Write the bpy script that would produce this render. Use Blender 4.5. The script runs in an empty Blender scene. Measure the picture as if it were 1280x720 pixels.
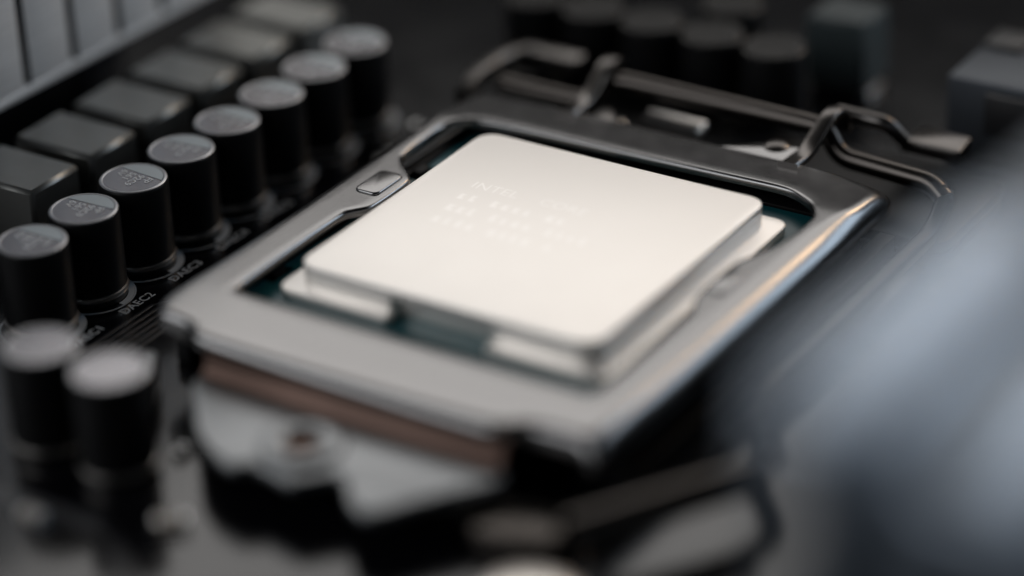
import bpy, bmesh, math, random
from mathutils import Vector, Matrix
random.seed(7)
S = 0.001                      # everything below is written in millimetres
scene = bpy.context.scene
col = scene.collection

# ---------------------------------------------------------------- camera
cam_d = bpy.data.cameras.new('camera')
cam = bpy.data.objects.new('camera', cam_d); col.objects.link(cam)
cam_r = Vector((0.84227369, 0.53796257, -0.03422421))
cam_u = Vector((-0.23122401, 0.41791424, 0.8785688))
cam_f = Vector((-0.48693992, 0.73208193, -0.47638803))
cam_p = Vector((116.769, -179.539, 118.619))
m = Matrix((cam_r, cam_u, -cam_f)).transposed().to_4x4()
m.translation = cam_p * S
cam.matrix_world = m
cam_d.sensor_width = 36.0
cam_d.lens = 100.0
cam_d.clip_start = 0.005
cam_d.clip_end = 20.0
cam_d.dof.use_dof = True
cam_d.dof.focus_distance = 0.2500
cam_d.dof.aperture_fstop = 6.0
cam_d.dof.aperture_blades = 9
scene.camera = cam

# ---------------------------------------------------------------- world and lamps (indoor light)
w = bpy.data.worlds.new('World'); scene.world = w; w.use_nodes = True
bg = w.node_tree.nodes['Background']
bg.inputs[0].default_value = (0.75, 0.85, 1.0, 1); bg.inputs[1].default_value = 0.012

def area(name, loc, target, sx, sy, power, color):
    d = bpy.data.lights.new(name, 'AREA'); d.shape = 'RECTANGLE'
    d.size = sx * S; d.size_y = sy * S; d.energy = power; d.color = color
    o = bpy.data.objects.new(name, d); col.objects.link(o)
    o.location = Vector(loc) * S
    o.rotation_euler = (Vector(target) - Vector(loc)).to_track_quat('-Z', 'Y').to_euler()
    return o
# soft window light behind the board, its lower edge about 29 degrees up
area('window_light', (-210, 470, 440), (0, 0, 0), 980, 290, 2.0, (1.0, 0.975, 0.95))
# cool light from the back right
area('cool_light', (330, 440, 310), (0, 0, 10), 220, 240, 0.66, (0.66, 0.82, 1.0))
# daylight from the front left
area('front_light', (-380, -430, 330), (0, 0, 0), 700, 380, 2.3, (0.95, 0.97, 1.0))
# unseen low fill from the right, added to brighten the heatsink face
area('side_fill', (480, 260, 150), (-40, 0, 10), 220, 160, 0.7, (0.94, 0.97, 1.0))
# small warm lamp straight behind
area('warm_lamp', (110, 520, 340), (0, 0, 0), 70, 80, 0.30, (1.0, 0.62, 0.30))

scene.view_settings.view_transform = 'Standard'
scene.view_settings.look = 'None'
scene.view_settings.exposure = 0.0
scene.view_settings.gamma = 1.0
scene.render.engine = 'CYCLES'
scene.cycles.use_denoising = True
scene.cycles.max_bounces = 8

# ---------------------------------------------------------------- materials
def mat(name, color, rough=0.5, metal=0.0, spec=0.5, noise=0.0, nscale=300.0, bump=0.0, bscale=900.0,
        stretch=None, rough_noise=0.0, coat=0.0):
    M = bpy.data.materials.new(name); M.use_nodes = True
    nt = M.node_tree; b = nt.nodes['Principled BSDF']
    b.inputs['Base Color'].default_value = (*color, 1)
    b.inputs['Roughness'].default_value = rough
    b.inputs['Metallic'].default_value = metal
    b.inputs['Specular IOR Level'].default_value = spec
    if coat: b.inputs['Coat Weight'].default_value = coat; b.inputs['Coat Roughness'].default_value = 0.25
    tc = nt.nodes.new('ShaderNodeTexCoord'); mp = nt.nodes.new('ShaderNodeMapping')
    nt.links.new(tc.outputs['Object'], mp.inputs['Vector'])
    if stretch: mp.inputs['Scale'].default_value = stretch
    if noise or rough_noise:
        n = nt.nodes.new('ShaderNodeTexNoise'); n.inputs['Scale'].default_value = nscale
        n.inputs['Detail'].default_value = 5
        nt.links.new(mp.outputs['Vector'], n.inputs['Vector'])
        if noise:
            mx = nt.nodes.new('ShaderNodeMix'); mx.data_type = 'RGBA'
            mx.inputs['A'].default_value = (*[c * (1 - noise) for c in color], 1)
            mx.inputs['B'].default_value = (*[min(1, c * (1 + noise)) for c in color], 1)
            nt.links.new(n.outputs['Fac'], mx.inputs['Factor'])
            nt.links.new(mx.outputs['Result'], b.inputs['Base Color'])
        if rough_noise:
            mr = nt.nodes.new('ShaderNodeMapRange')
            mr.inputs['From Min'].default_value = 0.3; mr.inputs['From Max'].default_value = 0.7
            mr.inputs['To Min'].default_value = max(0.02, rough - rough_noise); mr.inputs['To Max'].default_value = rough + rough_noise
            nt.links.new(n.outputs['Fac'], mr.inputs['Value'])
            nt.links.new(mr.outputs['Result'], b.inputs['Roughness'])
    if bump:
        n2 = nt.nodes.new('ShaderNodeTexNoise'); n2.inputs['Scale'].default_value = bscale; n2.inputs['Detail'].default_value = 3
        nt.links.new(mp.outputs['Vector'], n2.inputs['Vector'])
        bp = nt.nodes.new('ShaderNodeBump'); bp.inputs['Strength'].default_value = bump; bp.inputs['Distance'].default_value = 0.00005
        nt.links.new(n2.outputs['Fac'], bp.inputs['Height'])
        nt.links.new(bp.outputs['Normal'], b.inputs['Normal'])
    return M

M_nickel = mat('nickel_plating', (0.92, 0.885, 0.845), 0.52, 1.0, noise=0.008, nscale=260, bump=0.08, bscale=6000, rough_noise=0.008)
M_engrave = mat('laser_engraving', (0.96, 0.93, 0.895), 0.47, 1.0)
M_steel = mat('load_plate_steel', (0.188, 0.185, 0.184), 0.24, 1.0, noise=0.05, nscale=420, bump=0.06, bscale=4500, rough_noise=0.015)
M_lip = mat('lip_brown_reflection', (0.20, 0.130, 0.105), 0.65, 0.8, noise=0.2, nscale=300)
M_base = mat('frame_steel', (0.205, 0.212, 0.218), 0.36, 1.0, noise=0.08, nscale=400, bump=0.12, bscale=3000)
M_dark = mat('dark_steel', (0.105, 0.098, 0.093), 0.30, 1.0, noise=0.1, nscale=400)
M_axle = mat('axle_steel', (0.065, 0.058, 0.053), 0.28, 1.0, noise=0.1, nscale=500)
M_rod = mat('rod_steel', (0.010, 0.010, 0.0105), 0.25, 1.0, noise=0.1, nscale=500)
M_tab = mat('bright_steel', (0.62, 0.60, 0.58), 0.40, 1.0, noise=0.05)
M_sub = mat('substrate_green', (0.006, 0.075, 0.088), 0.32, 0.0, 0.5, noise=0.25, nscale=500)
M_sub_edge = mat('substrate_edge', (0.25, 0.27, 0.25), 0.5)
M_socket = mat('socket_plastic', (0.003, 0.003, 0.0035), 0.5, spec=0.15, bump=0.1)
M_pcb = mat('solder_mask', (0.002, 0.002, 0.0028), 0.175, 0.0, 0.40, noise=0.3, nscale=160, rough_noise=0.02, bump=0.015, bscale=1500)
M_trace = mat('trace_mask', (0.010, 0.010, 0.012), 0.3, 0.0, 0.5)
M_silk = mat('silkscreen_ink', (0.34, 0.36, 0.38), 0.6)
M_can = mat('capacitor_sleeve', (0.005, 0.005, 0.0055), 0.48, 0.0, 0.16, bump=0.08, bscale=1200)
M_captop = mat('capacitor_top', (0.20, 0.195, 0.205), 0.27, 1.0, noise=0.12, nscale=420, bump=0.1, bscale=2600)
M_caprim = mat('capacitor_rim', (0.34, 0.34, 0.35), 0.38, 1.0, noise=0.08)
M_stripe = mat('capacitor_stripe', (0.36, 0.40, 0.42), 0.5, 0.35, noise=0.05)
M_print = mat('capacitor_print', (0.62, 0.64, 0.66), 0.55, 0.0)
M_capbase = mat('capacitor_base', (0.004, 0.004, 0.004), 0.35)
M_lipmetal = mat('crimp_metal', (0.38, 0.36, 0.34), 0.35, 1.0)
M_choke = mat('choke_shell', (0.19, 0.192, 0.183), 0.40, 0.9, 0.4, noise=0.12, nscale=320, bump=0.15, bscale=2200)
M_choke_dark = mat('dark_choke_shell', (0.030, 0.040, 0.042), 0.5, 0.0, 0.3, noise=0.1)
M_captop_shade = mat('shaded_capacitor_top', (0.032, 0.031, 0.030), 0.27, 1.0, noise=0.15, nscale=420)  # darker copy of the capacitor top, dimness behind the socket coloured in
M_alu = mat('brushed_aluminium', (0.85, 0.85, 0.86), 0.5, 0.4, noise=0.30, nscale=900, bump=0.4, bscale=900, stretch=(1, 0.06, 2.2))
M_groove = mat('groove_dark_blue', (0.003, 0.010, 0.022), 0.5, 0.0, 0.2)  # near-black blue for back plate, standoffs and fin side faces
M_slot = mat('slot_plastic', (0.012, 0.013, 0.016), 0.42, 0.0, 0.3)
M_memlight = mat('memory_cap_sheen', (0.44, 0.51, 0.60), 0.42, 0.7, noise=0.08, nscale=150)
M_mem = mat('memory_spreader', (0.15, 0.175, 0.205), 0.38, 0.3, noise=0.08, nscale=150)
M_memdark = mat('memory_board', (0.01, 0.014, 0.015), 0.4)
M_gold = mat('contact_gold', (0.7, 0.5, 0.2), 0.35, 1.0)
M_smd = mat('ceramic_tan', (0.30, 0.27, 0.24), 0.5, noise=0.1)
M_smdblack = mat('chip_black', (0.006, 0.006, 0.007), 0.5)
M_solder = mat('solder_tin', (0.62, 0.62, 0.62), 0.35, 1.0)
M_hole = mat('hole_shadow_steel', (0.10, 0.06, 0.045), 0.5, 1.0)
M_screw = mat('screw_nickel', (0.80, 0.75, 0.70), 0.35, 1.0, noise=0.05)
M_block = mat('connector_grey', (0.055, 0.062, 0.072), 0.45, 0.6, noise=0.1)

# ---------------------------------------------------------------- helpers
def link(me, name, material, parent=None, loc=(0, 0, 0), smooth=True):
    o = bpy.data.objects.new(name, me); col.objects.link(o)
    if material and not me.materials: me.materials.append(material)
    if smooth:
        for p in me.polygons: p.use_smooth = True
    o.location = Vector(loc) * S
    if parent: o.parent = parent
    return o

def from_bm(bm, name):
    bmesh.ops.recalc_face_normals(bm, faces=bm.faces)
    for v in bm.verts: v.co *= S
    me = bpy.data.meshes.new(name); bm.to_mesh(me); bm.free()
    return me

def sharp(o, deg=38):
    # weighted look: flat faces stay flat, bevels stay round
    me = o.data
    for p in me.polygons: p.use_smooth = True
    try: me.set_sharp_from_angle(angle=math.radians(deg))
    except Exception: pass
    return o

def box(name, x0, x1, y0, y1, z0, z1, material, parent=None, bev=0.15, seg=2, loc=(0, 0, 0)):
    bm = bmesh.new()
    bmesh.ops.create_cube(bm, size=1)
    for v in bm.verts:
        v.co = Vector(((x0 + x1) / 2 + v.co.x * (x1 - x0), (y0 + y1) / 2 + v.co.y * (y1 - y0), (z0 + z1) / 2 + v.co.z * (z1 - z0)))
    if bev: bmesh.ops.bevel(bm, geom=bm.edges[:], offset=bev, segments=seg, affect='EDGES', profile=0.5)
    return sharp(link(from_bm(bm, name), name, material, parent, loc))

def prism(name, pts, z0, z1, material, parent=None, bev=0.12, seg=2, loc=(0, 0, 0)):
    bm = bmesh.new()
    vs = [bm.verts.new((x, y, z0)) for x, y in pts]
    f = bm.faces.new(vs)
    r = bmesh.ops.extrude_face_region(bm, geom=[f])
    for v in [g for g in r['geom'] if isinstance(g, bmesh.types.BMVert)]: v.co.z = z1
    if bev:
        bm.normal_update()
        ed = [e for e in bm.edges if abs(e.verts[0].co.z - e.verts[1].co.z) < 1e-6]
        bmesh.ops.bevel(bm, geom=ed, offset=bev, segments=seg, affect='EDGES', profile=0.5)
    return sharp(link(from_bm(bm, name), name, material, parent, loc))

def rounded(pts, r, n=6):
    """round the corners of a polygon; r is a number or one radius per corner"""
    out = []; N = len(pts)
    for i in range(N):
        p0, p, p1 = Vector(pts[i - 1]), Vector(pts[i]), Vector(pts[(i + 1) % N])
        ri = r[i] if isinstance(r, (list, tuple)) else r
        a, b = (p0 - p), (p1 - p)
        t = min(ri, a.length * 0.48, b.length * 0.48)
        if t < 1e-4: out.append(tuple(p)); continue
        A, B = p + a.normalized() * t, p + b.normalized() * t
        for k in range(n + 1):
            s = k / n
            out.append(tuple((1 - s) ** 2 * A + 2 * s * (1 - s) * p + s * s * B))
    return out

def lathe(name, prof, material, parent=None, n=48, loc=(0, 0, 0), caps=True):
    bm = bmesh.new(); rings = []
    for r, z in prof:
        if r < 1e-6: rings.append([bm.verts.new((0, 0, z))])
        else: rings.append([bm.verts.new((r * math.cos(2 * math.pi * k / n), r * math.sin(2 * math.pi * k / n), z)) for k in range(n)])
    for a, b in zip(rings, rings[1:]):
        if len(a) == 1 and len(b) == 1: continue
        for k in range(n):
            j = (k + 1) % n
            if len(a) == 1: bm.faces.new((a[0], b[k], b[j]))
            elif len(b) == 1: bm.faces.new((a[k], a[j], b[0]))
            else: bm.faces.new((a[k], a[j], b[j], b[k]))
    return sharp(link(from_bm(bm, name), name, material, parent, loc), 42)

def tube(name, pts, rad, material, parent=None, n=14, loc=(0, 0, 0)):
    """round rod through points (already smoothed)"""
    bm = bmesh.new(); rings = []; P = [Vector(p) for p in pts]
    ref = Vector((0.13, 0.21, 1)).normalized()
    for i, p in enumerate(P):
        t = (P[min(i + 1, len(P) - 1)] - P[max(i - 1, 0)]).normalized()
        a = t.cross(ref)
        if a.length < 0.05: a = t.cross(Vector((1, 0.2, 0)))
        a.normalize(); b = t.cross(a)
        rr = rad[i] if isinstance(rad, (list, tuple)) else rad
        rings.append([bm.verts.new(p + a * rr * math.cos(2 * math.pi * k / n) + b * rr * math.sin(2 * math.pi * k / n)) for k in range(n)])
    for A, B in zip(rings, rings[1:]):
        for k in range(n):
            j = (k + 1) % n; bm.faces.new((A[k], A[j], B[j], B[k]))
    bm.faces.new(rings[0]); bm.faces.new(rings[-1])
    return sharp(link(from_bm(bm, name), name, material, parent, loc), 50)

def bend(pts, r, n=6):
    """round the corners of an open 3-D polyline"""
    P = [Vector(p) for p in pts]; out = [P[0]]
    for i in range(1, len(P) - 1):
        a, b = P[i - 1] - P[i], P[i + 1] - P[i]
        t = min(r, a.length * 0.48, b.length * 0.48)
        A, B = P[i] + a.normalized() * t, P[i] + b.normalized() * t
        for k in range(n + 1):
            s = k / n; out.append((1 - s) ** 2 * A + 2 * s * (1 - s) * P[i] + s * s * B)
    out.append(P[-1]); return out

def strap(name, path, width, thick, material, parent=None, axis=(1, 0, 0)):
    """flat bar bent along a path; width runs along axis"""
    bm = bmesh.new(); ax = Vector(axis).normalized(); rings = []; P = [Vector(p) for p in path]
    for i, p in enumerate(P):
        t = (P[min(i + 1, len(P) - 1)] - P[max(i - 1, 0)]).normalized()
        nrm = ax.cross(t).normalized()
        c = [p + ax * sx * width / 2 + nrm * sz * thick / 2 for sx, sz in ((-1, -1), (1, -1), (1, 1), (-1, 1))]
        rings.append([bm.verts.new(v) for v in c])
    for A, B in zip(rings, rings[1:]):
        for k in range(4):
            j = (k + 1) % 4; bm.faces.new((A[k], A[j], B[j], B[k]))
    bm.faces.new(rings[0]); bm.faces.new(rings[-1])
    bm.normal_update()
    ed = [e for e in bm.edges if e.calc_face_angle(0) > 0.9]
    bmesh.ops.bevel(bm, geom=ed, offset=min(0.25, thick * 0.3), segments=2, affect='EDGES', profile=0.5)
    return sharp(link(from_bm(bm, name), name, material, parent), 45)

def text(name, body, size, loc, right, material, parent=None, align='LEFT', spacing=1.0, bold=0.0):
    """flat print lying on a horizontal surface, reading towards `right`"""
    c = bpy.data.curves.new(name, 'FONT'); c.body = body; c.size = size * S; c.align_x = align
    c.space_character = spacing; c.resolution_u = 3; c.fill_mode = 'FRONT'; c.offset = bold * S
    o = bpy.data.objects.new('tmp_text', c); col.objects.link(o)
    dg = bpy.context.evaluated_depsgraph_get(); dg.update()
    me = bpy.data.meshes.new_from_object(o.evaluated_get(dg))
    bpy.data.objects.remove(o); bpy.data.curves.remove(c)
    me.materials.clear()
    q = link(me, name, material, parent, loc, smooth=False)
    q.rotation_euler = (0, 0, math.atan2(right[1], right[0]))
    return q

def thing(name, label, cat, loc=(0, 0, 0), group=None):
    o = bpy.data.objects.new(name, None); col.objects.link(o)
    o.empty_display_size = 0.002; o.location = Vector(loc) * S
    return tag(o, label, cat, group)

def tag(o, label, cat, group=None):
    o['label'] = label; o['category'] = cat
    if group: o['group'] = group
    return o

def dup(root, loc, label, group=None):
    r = root.copy(); col.objects.link(r); r.location = Vector(loc) * S; r['label'] = label
    if group: r['group'] = group
    for ch in list(root.children):
        c = ch.copy(); col.objects.link(c); c.parent = r
        for g in list(ch.children):
            d = g.copy(); col.objects.link(d); d.parent = c
    return r

# ================================================================ the board (the surface everything stands on)
board = box('circuit_board', -130, 130, -110, 150, -1.6, 0, M_pcb, bev=0)
board['kind'] = 'structure'

def trace(pts, width=0.28):
    bm = bmesh.new(); P = [Vector((x, y)) for x, y in pts]; L, R, L2, R2 = [], [], [], []
    for i, p in enumerate(P):
        t = (P[min(i + 1, len(P) - 1)] - P[max(i - 1, 0)]).normalized(); nn = Vector((-t.y, t.x))
        for lst, s, z in ((L, .5, .028), (R, -.5, .028), (L2, .62, .002), (R2, -.62, .002)):
            q = p + nn * width * s; lst.append(bm.verts.new((q.x, q.y, z)))
    for i in range(len(P) - 1):
        bm.faces.new((R[i], R[i + 1], L[i + 1], L[i])); bm.faces.new((L[i], L[i + 1], L2[i + 1], L2[i])); bm.faces.new((R2[i], R2[i + 1], R[i + 1], R[i]))
    return link(from_bm(bm, 'trace'), 'trace', M_trace, board, smooth=False)

for k in range(6):      # bundle of traces beside the lettering
    o_ = k * 0.75
    trace([(-30.4 + o_, -44 - o_ * 0.4), (-30.4 + o_, -15.2 - o_ * 0.45), (-27.6 + o_, -10.8 - o_ * 0.45), (-27.6 + o_, 30)])
for k in range(5):
    trace([(-40 + k * 0.8, -60), (-40 + k * 0.8, -44 - k * .4), (-12 + k * .8, -44 - k * .4 + 0), (-4 + k * .8, -52)], 0.3)

def silk_ring(x, y, r):
    bm = bmesh.new(); n = 64; a, b = [], []
    for k in range(n):
        t = 2 * math.pi * k / n; rin = r - 0.13
        a.append(bm.verts.new((r * math.cos(t), r * math.sin(t), 0))); b.append(bm.verts.new((rin * math.cos(t), rin * math.sin(t), 0)))
    for k in range(n):
        j = (k + 1) % n; bm.faces.new((a[k], a[j], b[j], b[k]))
    o = link(from_bm(bm, 'silkscreen_ring'), 'silkscreen_ring', M_silk, board, (x, y, 0.034), smooth=False)
    bm = bmesh.new(); a, b = [], []
    for k in range(33):
        t = math.radians(-4 + 188 * k / 32)
        a.append(bm.verts.new(((r - .15) * math.cos(t), (r - .15) * math.sin(t), 0))); b.append(bm.verts.new(((r - .7) * math.cos(t), (r - .7) * math.sin(t), 0)))
    for k in range(32): bm.faces.new((a[k], a[k + 1], b[k + 1], b[k]))
    link(from_bm(bm, 'silkscreen_mark'), 'silkscreen_mark', M_silk, board, (x, y, 0.034), smooth=False)

CAPX, CAP0, CAPP = -36.2, -22.9, 6.78
for k in range(8): silk_ring(CAPX, CAP0 + k * CAPP, 3.78)
for k in range(5):
    text('silkscreen_lettering', 'DAEC%d' % (k + 1), 1.3, (-31.3, -24.5 + k * 6.85, 0.034), (0, 1), M_silk, board, spacing=1.05, bold=0.02)

# ================================================================ capacitors
def make_cap(label, group, printed=True, h=8.5, r=3.12, top_mat=None):
    t = thing('capacitor', label, 'capacitor', (0, 0, 0), group)
    lathe('base', [(0, 0.05), (3.0, 0.05), (3.05, 0.2), (3.0, 0.7), (0, 0.7)], M_capbase, t)
    lathe('crimp_ring', [(r - .02, 0.70), (r + .08, 0.72), (r + .14, 0.9), (r + .05, 1.12), (r - .15, 1.2)], M_lipmetal, t)
    lathe('can', [(r - .25, 1.1), (r - .05, 1.2), (r, 1.35), (r, h - .38), (r - .03, h - .2), (r - .12, h - .06), (r - .24, h - .02)], M_can, t)
    rim = lathe('rim', [(r - .10, h - .07), (r - .2, h + .0), (r - .34, h + .01), (r - .44, h - .04)], top_mat or M_caprim, t)
    top = lathe('top', [(r - .42, h - .05), (0, h - .03)], top_mat or M_captop, t)
    if printed:
        bm = bmesh.new(); R = r - .46; pts = []       # silver segment on the far side
        a0 = math.asin(1.05 / R)
        vs = [bm.verts.new((R * math.cos(a), R * math.sin(a), 0)) for a in [a0 + (math.pi - 2 * a0) * k / 24 for k in range(25)]]
        bm.faces.new(vs)
        link(from_bm(bm, 'stripe'), 'stripe', M_stripe, top, (0, 0, h - .012), smooth=False)
        for row, (s, y0) in enumerate((('FP', 0.85), ('92C9', 0.85), ('561', 0.85), ('6V', 0.85))):
            text('print', s, 1.02, (1.05 - row * 0.98, y0, h - .012), (0, -1), M_print, top, spacing=1.0, bold=0.012)
    return t

row_words = ['nearest, cut by the picture edge', 'beside the lettering DAEC2', 'beside the lettering DAEC3',
             'fourth from the near end', 'fifth from the near end', 'sixth from the near end', 'seventh from the near end', 'farthest and most blurred']
cap = make_cap('black capacitor with grey top in the left row, ' + row_words[0], 'capacitors in the left row')
cap.location = Vector((CAPX, CAP0, 0)) * S
for k in range(1, 8):
    dup(cap, (CAPX, CAP0 + k * CAPP, 0), 'black capacitor with grey top in the left row, ' + row_words[k]).rotation_euler.z = math.radians((3, -4, 5, -3, 2, -5, 4)[k - 1])
cap_f = make_cap('blurred black capacitor with pale top at the left edge in front', 'capacitors in front', printed=False, h=9.2)
cap_f.location = Vector((-22.7, -37.3, 0)) * S
dup(cap_f, (-15.4, -37.6, 0), 'blurred black capacitor with pale top, the right one of the front pair')
cap_b = make_cap('dark blurred capacitor behind the socket, right end of the front row', 'capacitors behind the socket', printed=False, top_mat=M_captop_shade)
cap_b.location = Vector((0.1, 42.8, 0)) * S
for k, wd in enumerate(('second from the right end', 'third from the right end', 'fourth from the right end', 'left end')):
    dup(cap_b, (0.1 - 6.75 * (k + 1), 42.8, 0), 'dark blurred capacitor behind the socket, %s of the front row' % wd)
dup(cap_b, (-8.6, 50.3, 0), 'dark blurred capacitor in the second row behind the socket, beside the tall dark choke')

# ================================================================ chokes
def make_choke(label, group, sx=9.4, sy=6.6, h=7.6, shell=None):
    t = thing('choke', label, 'choke', (0, 0, 0), group)
    box('shell', -sx / 2, sx / 2, -sy / 2, sy / 2, 0.8, h, shell or M_choke, t, bev=0.38, seg=1)
    box('foot', -sx / 2 + .6, sx / 2 - .6, -sy / 2 + .5, sy / 2 - .5, 0.02, 0.9, M_smdblack, t, bev=0.1)
    for s in (-1, 1): box('terminal', s * (sx / 2 - .9) - 1.0, s * (sx / 2 - .9) + 1.0, -1.6, 1.6, 0.03, 0.62, M_solder, t, bev=0.08)
    return t
ck_words = ['nearest, cut by the left edge', 'second from the near end', 'third from the near end', 'fourth from the near end',
            'fifth from the near end', 'farthest, at the top edge']
ck = make_choke('dark grey box choke beside the finned heatsink, ' + ck_words[0], 'chokes in the left row')
CKX, CK0, CKP = -48.2, -11.4, 8.15
ck.location = Vector((CKX, CK0, 0)) * S
for k in range(1, 6): dup(ck, (CKX, CK0 + k * CKP, 0), 'dark grey box choke beside the finned heatsink, ' + ck_words[k])
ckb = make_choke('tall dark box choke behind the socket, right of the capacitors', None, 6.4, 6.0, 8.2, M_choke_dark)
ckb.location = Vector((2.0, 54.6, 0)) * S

# ================================================================ finned heatsink
hs = thing('heatsink', 'brushed aluminium heatsink with upright grooves at the top left', 'heatsink', (-56, 0, 0))
HZ0 = 8.6
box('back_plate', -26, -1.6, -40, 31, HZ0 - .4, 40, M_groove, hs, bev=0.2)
box('bottom_rail', -3.2, 0, -40, 31, HZ0, HZ0 + 0.9, M_alu, hs, bev=0.25)
y = -40.1
k = 0
while y < 24:
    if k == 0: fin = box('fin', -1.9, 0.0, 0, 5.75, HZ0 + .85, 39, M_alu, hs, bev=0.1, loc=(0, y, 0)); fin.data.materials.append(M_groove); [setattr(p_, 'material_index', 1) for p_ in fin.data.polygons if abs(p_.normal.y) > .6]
    else:
        f2 = fin.copy(); col.objects.link(f2); f2.parent = hs; f2.location = Vector((0, y, 0)) * S
    y += 6.7; k += 1
for yy in (-35, 26): box('standoff', -20, -14, yy - 3, yy + 3, 0.01, HZ0 + .2, M_groove, hs, bev=0.3)

# ================================================================ socket body
sock = thing('cpu_socket', 'black plastic processor socket under the steel plate', 'socket', (0, 0, 0))
box('socket_body', -20.2, 20.2, -21.2, 21.2, 0.02, 3.85, M_socket, sock, bev=0.3)
for (a, b, c, d) in ((-20.2, -18.95, -20, 20), (18.95, 20.2, -20, 20)):
    box('side_wall', a, b, c, d, 3.8, 5.3, M_socket, sock, bev=0.2)
for (a, b, c, d) in ((-18.9, 18.9, -21.2, -19.0), (-18.9, 18.9, 19.0, 21.2)):
    box('end_wall', a, b, c, d, 3.8, 5.2, M_socket, sock, bev=0.2)
for yy in (-12.5, 9.5): box('alignment_key', -18.95, -17.9, yy - .8, yy + .8, 3.8, 5.5, M_socket, sock, bev=0.15)

# ================================================================ processor
cpu = thing('processor', 'processor with bright nickel heat spreader on a dark green substrate', 'processor', (0, 0, 0))
notch = [(-18.75, -18.75), (18.75, -18.75), (18.75, 18.75), (-18.75, 18.75),
         (-18.75, 10.9), (-17.6, 10.9), (-17.6, 8.1), (-18.75, 8.1), (-18.75, -11.0), (-17.6, -11.0), (-17.6, -13.9), (-18.75, -13.9)]
sub = prism('substrate', notch, 3.9, 5.0, M_sub, cpu, bev=0.05, seg=1)
A = 14.55; ZF, ZT = 5.82, 8.0
# wings (lower step) of the spreader: left and right bands, split in the middle on the near and far side
def wing(sx):
    pts = [(sx * 4.8, -A - .6), (sx * (A + 1.15), -A - .6), (sx * (A + 1.15), A + .6), (sx * 4.8, A + .6)]
    if sx < 0: pts = pts[::-1]
    return pts
hsp = prism('heat_spreader', rounded([(-A, -A), (A, -A), (A, A), (-A, A)], 2.0, 8), 7.15, ZT, M_nickel, cpu, bev=0.14, seg=3)
for s in (-1, 1):
    prism('spreader_wing', rounded(wing(s), [0.3, 1.6, 1.6, 0.3], 6), 5.02, ZF, M_nickel, hsp, bev=0.14, seg=2)
    pts = [(s * 4.8, -A - .01), (s * (A - .01), -A - .01), (s * (A - .01), A + .01), (s * 4.8, A + .01)]
    prism('side_skirt', rounded(pts if s > 0 else pts[::-1], [0.6, 2.0, 2.0, 0.6], 6), ZF - .1, 7.2, M_nickel, hsp, bev=0.04, seg=1)
    for v in hsp.children[-1].data.vertices:          # sides lean outwards towards the wings
        if v.co.z < 6.5 * S:
            if abs(v.co.y) > (A - 1.6) * S: v.co.y += math.copysign(0.5, v.co.y) * S
            if abs(v.co.x) > (A - 1.6) * S: v.co.x += math.copysign(0.4, v.co.x) * S
box('spreader_core', -4.85, 4.85, -A + 1.0, A - 1.0, 5.02, 7.2, M_nickel, hsp, bev=0.1)
# faint laser engraving
EZ = ZT + .006
text('engraved_text', 'INTEL', 1.75, (-9.6, 4.3, EZ), (1, 0), M_engrave, hsp, spacing=1.05)
text('engraved_text', 'CORE', 1.75, (-2.6, 4.3, EZ), (1, 0), M_engrave, hsp, spacing=1.05)
for row, (x0, n_, yy) in enumerate(((-9.4, 10, 1.9), (-9.2, 13, -0.4), (-9.0, 11, -2.7))):   # worn, unreadable marks
    for q in range(n_):
        if (q * 7 + row * 3) % 5 == 4: continue
        x = x0 + q * 1.12; hh = 0.9 + 0.35 * random.random(); ww = 0.55 + .25 * random.random()
        bm = bmesh.new(); bm.faces.new([bm.verts.new(v) for v in ((0, 0, 0), (ww, 0, 0), (ww, hh * .35, 0), (ww * .45, hh * .5, 0), (ww, hh, 0), (0, hh, 0))])
        link(from_bm(bm, 'engraved_mark'), 'engraved_mark', M_engrave, hsp, (x, yy, EZ), smooth=False)
# small parts on the substrate in the gaps
for x, y in ((-4.2, -16.4), (-2.3, -16.6), (0.2, -16.4), (2.5, -16.6)):
    box('substrate_pad', x - .55, x + .55, y - .3, y + .3, 5.0, 5.06, M_sub_edge if x > 10 else M_sub, cpu, bev=0)

# ================================================================ retention frame: load plate, fingers, lever, base frame
ilm = thing('socket_retention_frame', 'grey steel socket retention frame clamped round the bright processor', 'socket frame', (0, 0, 0))
ZP = 7.15
def pz(x, y):                      # gentle dome of the plate
    z = ZP
    if y > 17: z -= (y - 17) * 0.085
    if y < -20: z -= (-20 - y) * 0.035
    return z
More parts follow.
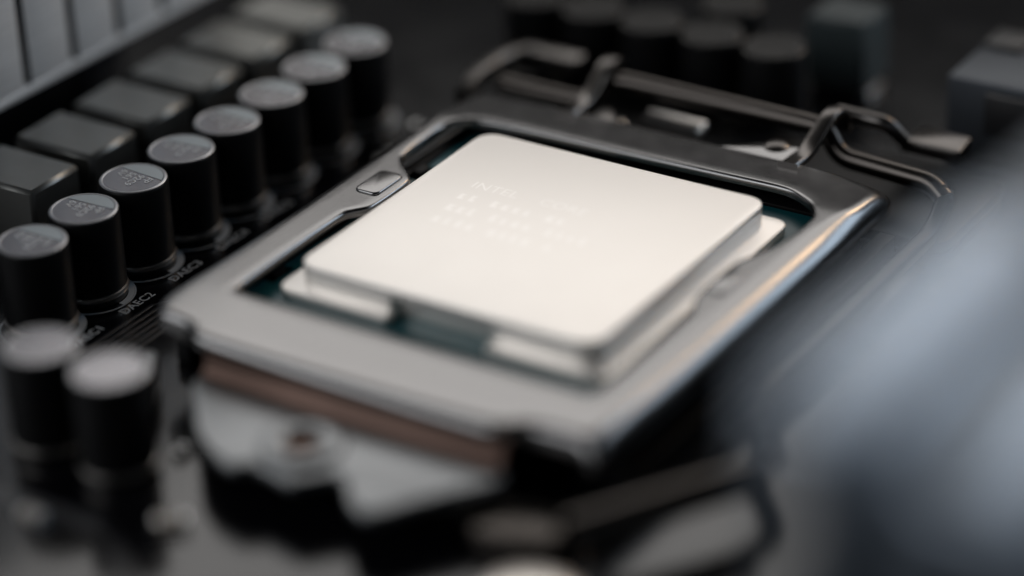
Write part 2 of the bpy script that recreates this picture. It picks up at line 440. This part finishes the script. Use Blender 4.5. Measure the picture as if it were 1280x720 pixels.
# matched points round the opening and round the outside: (inner x, inner y, outer x, outer y, roll radius, depth of skirt)
R_, L_, B_, F_ = (2.75, 2.3), (1.5, 2.6), (0.5, 1.35), (0.95, 1.05)
key = [
 (-17.4, -19.5, -22.0, -25.2, 1.2, 1.8), (-15.2, -19.5, -17.4, -25.6, .9, 1.6), (-14.2, -19.5, -15.6, -27.2, 0.95, 1.05), (-7, -19.5, -7, -27.4, *F_), (0, -19.5, 0, -27.4, *F_), (7, -19.5, 7, -27.4, *F_),
 (13.0, -19.5, 13.4, -27.2, 0.95, 1.05), (14.6, -19.5, 15.4, -25.6, .9, 1.6), (16.0, -19.5, 19.6, -25.4, .9, 1.6), (17.4, -19.5, 21.7, -26.2, 2.6, 2.5),
 (17.5, -14, 21.9, -16, *R_), (17.5, -8, 21.9, -8, *R_), (17.4, -4.2, 21.9, -4.2, *R_), (16.9, -3.0, 21.9, -3.0, *R_), (16.5, -1.8, 21.9, -1.8, *R_), (16.4, 1.5, 21.9, 1.5, *R_), (16.5, 5.0, 21.9, 5.0, *R_),
 (17.2, 6.6, 21.9, 6.6, *R_), (18.1, 9.0, 21.9, 9.0, *R_), (18.5, 12.0, 21.9, 13.0, *R_), (18.5, 15.2, 21.9, 19.0, *R_), (17.2, 17.4, 21.8, 24.9, 2.8, 2.5),
 (14.0, 19.3, 15.5, 25.0, *B_), (7, 19.0, 7, 25.0, *B_), (0, 18.8, 0, 25.0, *B_), (-7, 18.6, -7, 25.0, *B_), (-13.5, 18.5, -15.5, 25.0, *B_),
 (-18.4, 18.0, -21.8, 24.8, 1.2, 2.0), (-19.9, 15.6, -22.2, 18.0, *L_), (-19.8, 11, -22.2, 11, *L_), (-19.4, 8.0, -22.2, 8.0, *L_), (-18.2, 6.6, -22.2, 6.6, *L_), (-16.9, 5.6, -22.2, 5.6, *L_), (-16.0, 4.6, -22.2, 4.6, *L_),
 (-15.9, 1.0, -22.2, 1.0, *L_), (-16.0, -1.8, -22.2, -1.8, *L_), (-16.7, -2.7, -22.2, -2.7, *L_), (-17.4, -3.6, -22.2, -3.6, *L_), (-17.5, -8, -22.2, -8, *L_), (-17.5, -14, -22.2, -15, *L_)]
def subdiv(key, n=6):
    out = []; N = len(key)
    for i in range(N):
        a, b = key[i], key[(i + 1) % N]
        for q in range(n):
            s = q / n; out.append([a[c] * (1 - s) + b[c] * s for c in range(7)])
    for _ in range(3):      # soften corners
        M2 = len(out)
        out = [[out[i - 1][c] * .25 + out[i][c] * .5 + out[(i + 1) % M2][c] * .25 for c in range(7)] for i in range(M2)]
    return out
key = [(*k_, 56.0 if k_[2] > 21 else 90.0) for k_ in key]      # the right side only curls part of the way
ring = subdiv(key)
TH = 0.85
bm = bmesh.new(); secs = []
for ix, iy, ox, oy, rr, dep, amax in ring:
    I, O = Vector((ix, iy)), Vector((ox, oy)); d = O - I; Ln = d.length; d.normalize()
    sec = []
    def put(s, dz):
        p = I + d * s; ps = I + d * max(0.0, min(s, Ln - rr)); sec.append(bm.verts.new((p.x, p.y, pz(ps.x, ps.y) + dz)))
    put(0.0, -TH + .1)
    e = 0.42
    for q in range(6):                       # rounded inner rim
        a = math.radians(180 - 90 * q / 5); put(e + e * math.cos(a), -e + e * math.sin(a))
    rr = min(rr, Ln - e - .2); Rr = rr / math.sin(math.radians(amax))
    for q in range(1, 5): put(e + (Ln - rr - e) * q / 5, 0)
    for q in range(8):                       # rolled outer side
        a = math.radians(amax * q / 7); put(Ln - rr + Rr * math.sin(a), -Rr + Rr * math.cos(a))
    drop = Rr * (1 - math.cos(math.radians(amax)))
    put(Ln, -max(dep, drop + .05))
    ti = min(0.8, rr * .8)
    put(Ln - ti, -max(dep, drop + .05)); put(Ln - ti - .1, -max(TH, drop * .75)); put(Ln - rr - .15 if Ln - rr > 1 else Ln * .6, -TH); put(.6, -TH)
    secs.append(sec)
N = len(secs)
for i in range(N):
    a, b = secs[i], secs[(i + 1) % N]
    for q in range(len(a)):
        j = (q + 1) % len(a); bm.faces.new((a[q], a[j], b[j], b[q]))
plate = sharp(link(from_bm(bm, 'load_plate'), 'load_plate', M_steel, ilm), 40)
# pressed rectangles on the two clamping tabs
prism('embossed_pad', rounded([(-19.2, .2), (-16.7, .2), (-16.7, 4.6), (-19.2, 4.6)], .7), ZP - .2, ZP + .22, M_steel, plate, bev=0.2, seg=3)
prism('embossed_pad', rounded([(16.9, -1.0), (18.6, -1.0), (18.6, 3.4), (16.9, 3.4)], .6), ZP - .2, ZP + .18, M_steel, plate, bev=0.18, seg=3)
# front lip, below the bend; its brown colour stands in for a reflection
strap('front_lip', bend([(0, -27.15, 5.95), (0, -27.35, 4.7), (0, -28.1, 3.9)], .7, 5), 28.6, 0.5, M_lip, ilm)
tong = [(-15.2, -27.8), (-13.9, -30.0), (-9.6, -35.0), (-6.6, -36.9), (-3.9, -37.7), (-2.4, -36.4), (1.6, -37.3), (3.4, -35.0), (4.6, -34.6), (6.8, -37.5), (9.4, -38.0), (11.0, -35.2), (13.4, -31.8), (15.0, -30.2), (15.2, -27.8)]
prism('front_tongue', rounded(tong, 1.3, 5), 2.8, 3.95, M_base, ilm, bev=0.3, seg=3)
boss = lathe('screw_boss', [(1.35, 3.4), (1.4, 4.3), (1.7, 4.55), (2.7, 4.56), (3.3, 4.35), (3.5, 3.9)], M_base, ilm, loc=(-0.9, -32.7, 0))
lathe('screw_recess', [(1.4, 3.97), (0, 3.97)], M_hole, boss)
# lever rod: back bearing with raised cam, then forward along the right side
rod = [(-23.2, 30.2, 4.6), (-13.6, 30.4, 4.6), (-11.6, 31.6, 6.9), (-9.6, 31.8, 7.0), (9.8, 31.8, 7.0), (11.4, 31.6, 6.9), (13.2, 30.8, 4.9), (22.6, 30.3, 4.7), (24.4, 29.4, 3.8), (24.7, 26, 2.2), (24.6, -5.0, 2.2), (26.4, -10.6, 2.7), (31.2, -16.0, 3.5), (30.6, -19.4, 3.8), (23.2, -32.4, 3.6)]
tube('lever_axle', bend(rod[:9], 1.8, 6), 0.95, M_axle, ilm, n=18)
tube('lever_arm', bend([(23.6, 29.9, 4.3), *rod[8:]], 1.8, 6), 0.9, M_rod, ilm, n=18)
tube('lever_grip', bend([(31.2, -20.0, 4.05), (23.0, -32.7, 3.6)], 1), 1.45, M_axle, ilm, n=18)
# two fingers of the plate curling over the rod
for s in (-1, 1):
    strap('hinge_finger', bend([(s * 11.6, 23.6, ZP - .75), (s * 11.6, 27.4, ZP - .8), (s * 11.8, 31.4, 8.6), (s * 11.9, 33.6, 8.3), (s * 11.9, 34.0, 6.0)], 1.4, 5), 1.5, 0.8, M_dark, ilm)
# webs between the fingers and the plate
prism('plate_web', rounded([(-9.4, 24.6), (-6.4, 24.6), (-7.4, 25.6), (-8.6, 27.2), (-9.6, 27.0)], .5), ZP - 1.3, ZP - .75, M_dark, ilm, bev=0.15)
prism('plate_web', rounded([(3.4, 24.6), (10.4, 24.6), (10.6, 28.2), (7.4, 27.6)], .6), ZP - 1.2, ZP - .75, M_steel, ilm, bev=0.15)
lathe('rivet', [(1.2, 0), (1.2, .5), (.8, .95), (0, 1.05)], M_tab, ilm, loc=(-9.6, 29.2, 3.0))
lathe('rivet', [(1.2, 0), (1.2, .3), (.8, .6), (0, .65)], M_dark, ilm, loc=(8.6, 27.2, ZP - 1.0))
# base frame behind the plate
strap('base_tab', [(-4.0, 29.2, 4.3), (-4.0, 30.4, 4.43), (-4.0, 31.6, 4.56)], 6.2, 1.0, M_tab, ilm)
strap('back_loop', bend([(-22.4, 23.0, 5.9), (-24.4, 27.0, 5.8), (-24.6, 33.0, 5.8), (-23.0, 36.2, 5.8)], 1.8, 6), 1.6, 1.5, M_dark, ilm, axis=(0, 0, 1))
prism('back_bar', rounded([(-24.2, 35.0), (-17.4, 35.0), (-17.4, 37.2), (-24.2, 37.2)], .6), 4.8, 6.3, M_dark, ilm, bev=0.3)
tube('back_link', bend([(10.8, 35.2, 7.0), (15.8, 35.2, 7.0), (17.0, 36.2, 5.2)], 1.2), 0.75, M_dark, ilm)
prism('back_tab', rounded([(16.2, 36.6), (22.4, 36.6), (22.0, 40.2), (17.0, 40.2)], .5), 3.6, 5.0, M_dark, ilm, bev=0.3)
prism('base_frame_back', rounded([(-26, 25.6), (26, 25.6), (26, 40.0), (-26, 40.0)], 2.0), .06, 1.3, M_socket, ilm, bev=0.2)
prism('base_frame_front', rounded([(12.0, -28.0), (20.4, -26.6), (22.6, -29.0), (20.8, -33.4), (15.4, -34.0), (13.4, -31.4)], 1.4), .06, 2.0, M_axle, ilm, bev=0.3)
prism('corner_foot', rounded([(-22.6, -25.6), (-20.9, -25.6), (-18.4, -29.4), (-19.8, -30.4)], .5), .06, 3.2, M_base, ilm, bev=0.3)
for s in (-1, 1):
    box('base_rail', s * 21.4 - .8, s * 21.4 + .8, -22, 24, .05, 2.2, M_socket, ilm, bev=.2)

# ================================================================ memory slots and modules on the right
def make_slot(label):
    t = thing('memory_slot', label, 'memory slot', (0, 0, 0), 'memory slots')
    for s in (-1, 1): box('rail', s * 2.1 - 1.1, s * 2.1 + 1.1, -68, 70, 2.9, 7.6, M_slot, t, bev=0.3)
    box('floor', -3.3, 3.3, -68, 70, .05, 3.0, M_slot, t, bev=0.2)
    for s in (-1, 1): box('end_tower', -3.6, 3.6, s * 71 + 1 - 2.6, s * 71 + 1 + 2.6, .05, 12.5, M_slot, t, bev=0.6, seg=3)
    return t
MX = [46.4, 55.8, 65.2, 74.6]
slot = make_slot('empty dark memory slot beside the socket, nearest to it'); slot.location = Vector((MX[0], -4, 0)) * S
dup(slot, (MX[1], -4, 0), 'empty dark memory slot between the first slot and the blurred modules')
dup(slot, (MX[2], -4, 0), 'memory slot holding the left blurred blue-grey module')
dup(slot, (MX[3], -4, 0), 'memory slot holding the right blurred blue-grey module')
def make_module(label):
    t = thing('memory_module', label, 'memory module', (0, 0, 0), 'blurred memory modules')
    box('circuit_card', -.6, .6, -70, 66, 3.2, 46, M_memdark, t, bev=.1)
    for s in (-1, 1): box('spreader', s * 1.7 - 1.0, s * 1.7 + 1.0, -71, 67, 11.5, 48.2, M_mem, t, bev=1.0, seg=4)
    box('end_cap', -2.7, 2.7, -73, -50, 44.6, 50.2, M_memlight, t, bev=1.3, seg=4)  # added pale cap, bright reflection at the near end put into its colour
    box('ridge_bar', -2.5, 2.5, -49.9, 68, 46.6, 49.0, M_mem, t, bev=1.0, seg=4)
    return t
mod = make_module('large blurred blue-grey memory module at the right, the left of the two'); mod.location = Vector((MX[2], -4, 0)) * S
dup(mod, (MX[3], -6.5, 0), 'large blurred blue-grey memory module at the right edge of the picture')

# ================================================================ small things round about
blk = thing('power_connector', 'blurred grey connector block in the top right corner', 'connector', (24, 52, 0))
box('shell', -7.2, 9, -6.4, 6.0, .05, 8.0, M_block, blk, bev=.4)
box('latch', -3, 3, -7.3, -6.3, 3, 7.2, M_smdblack, blk, bev=.2)
for x in (-5, -.2, 4.6): box('pin_cover', x - 1.9, x + 1.9, 1.0, 5.0, 7.9, 8.5, M_smdblack, blk, bev=.2)

def smd(label, x, y, sx, sy, h, body, rz=0, group='small chip parts'):
    t = thing('chip_component', label, 'chip', (x, y, 0), group)
    box('body', -sx / 2 + .25, sx / 2 - .25, -sy / 2, sy / 2, .04, h, body, t, bev=.08)
    for s in (-1, 1): box('end_cap', s * (sx / 2 - .2) - .2, s * (sx / 2 - .2) + .2, -sy / 2 - .02, sy / 2 + .02, .03, h + .02, M_solder, t, bev=.06)
    t.rotation_euler = (0, 0, math.radians(rz)); return t
smd('small pale chip part on the board at the lower left', -6.7, -42.2, 2.6, 1.5, .9, M_smd, 40)
smd('tiny chip part beside the front capacitors, left of the frame tongue', -12.6, -33.4, 1.4, .8, .6, M_smdblack, 90)
smd('faint chip part between the left capacitors and the back of the frame', -28.6, 18.2, 2.2, 1.3, .9, M_smdblack, 90)
smd('faint chip part left of the back loop of the frame', -29.4, 25.4, 2.0, 1.2, .8, M_smdblack, 0)
smd('tiny dark chip part in the gap left of the socket, near the lettering', -26.2, 6.5, 1.6, .9, .6, M_smdblack, 90)
smd('pale chip part on the board below the front pair of capacitors', -16.8, -46.5, 2.0, 1.1, .8, M_smd, 0)
sc = thing('mounting_screw', 'blurred bright rounded screw head cut by the bottom edge', 'screw', (25.0, -41.2, 0))
lathe('shaft', [(0, .05), (2.2, .05), (2.2, 2.0), (0, 2.0)], M_screw, sc)
lathe('head', [(0, 1.9), (4.0, 1.9), (4.5, 2.2), (4.4, 3.0), (3.6, 3.9), (2.2, 4.4), (0, 4.55)], M_screw, sc)
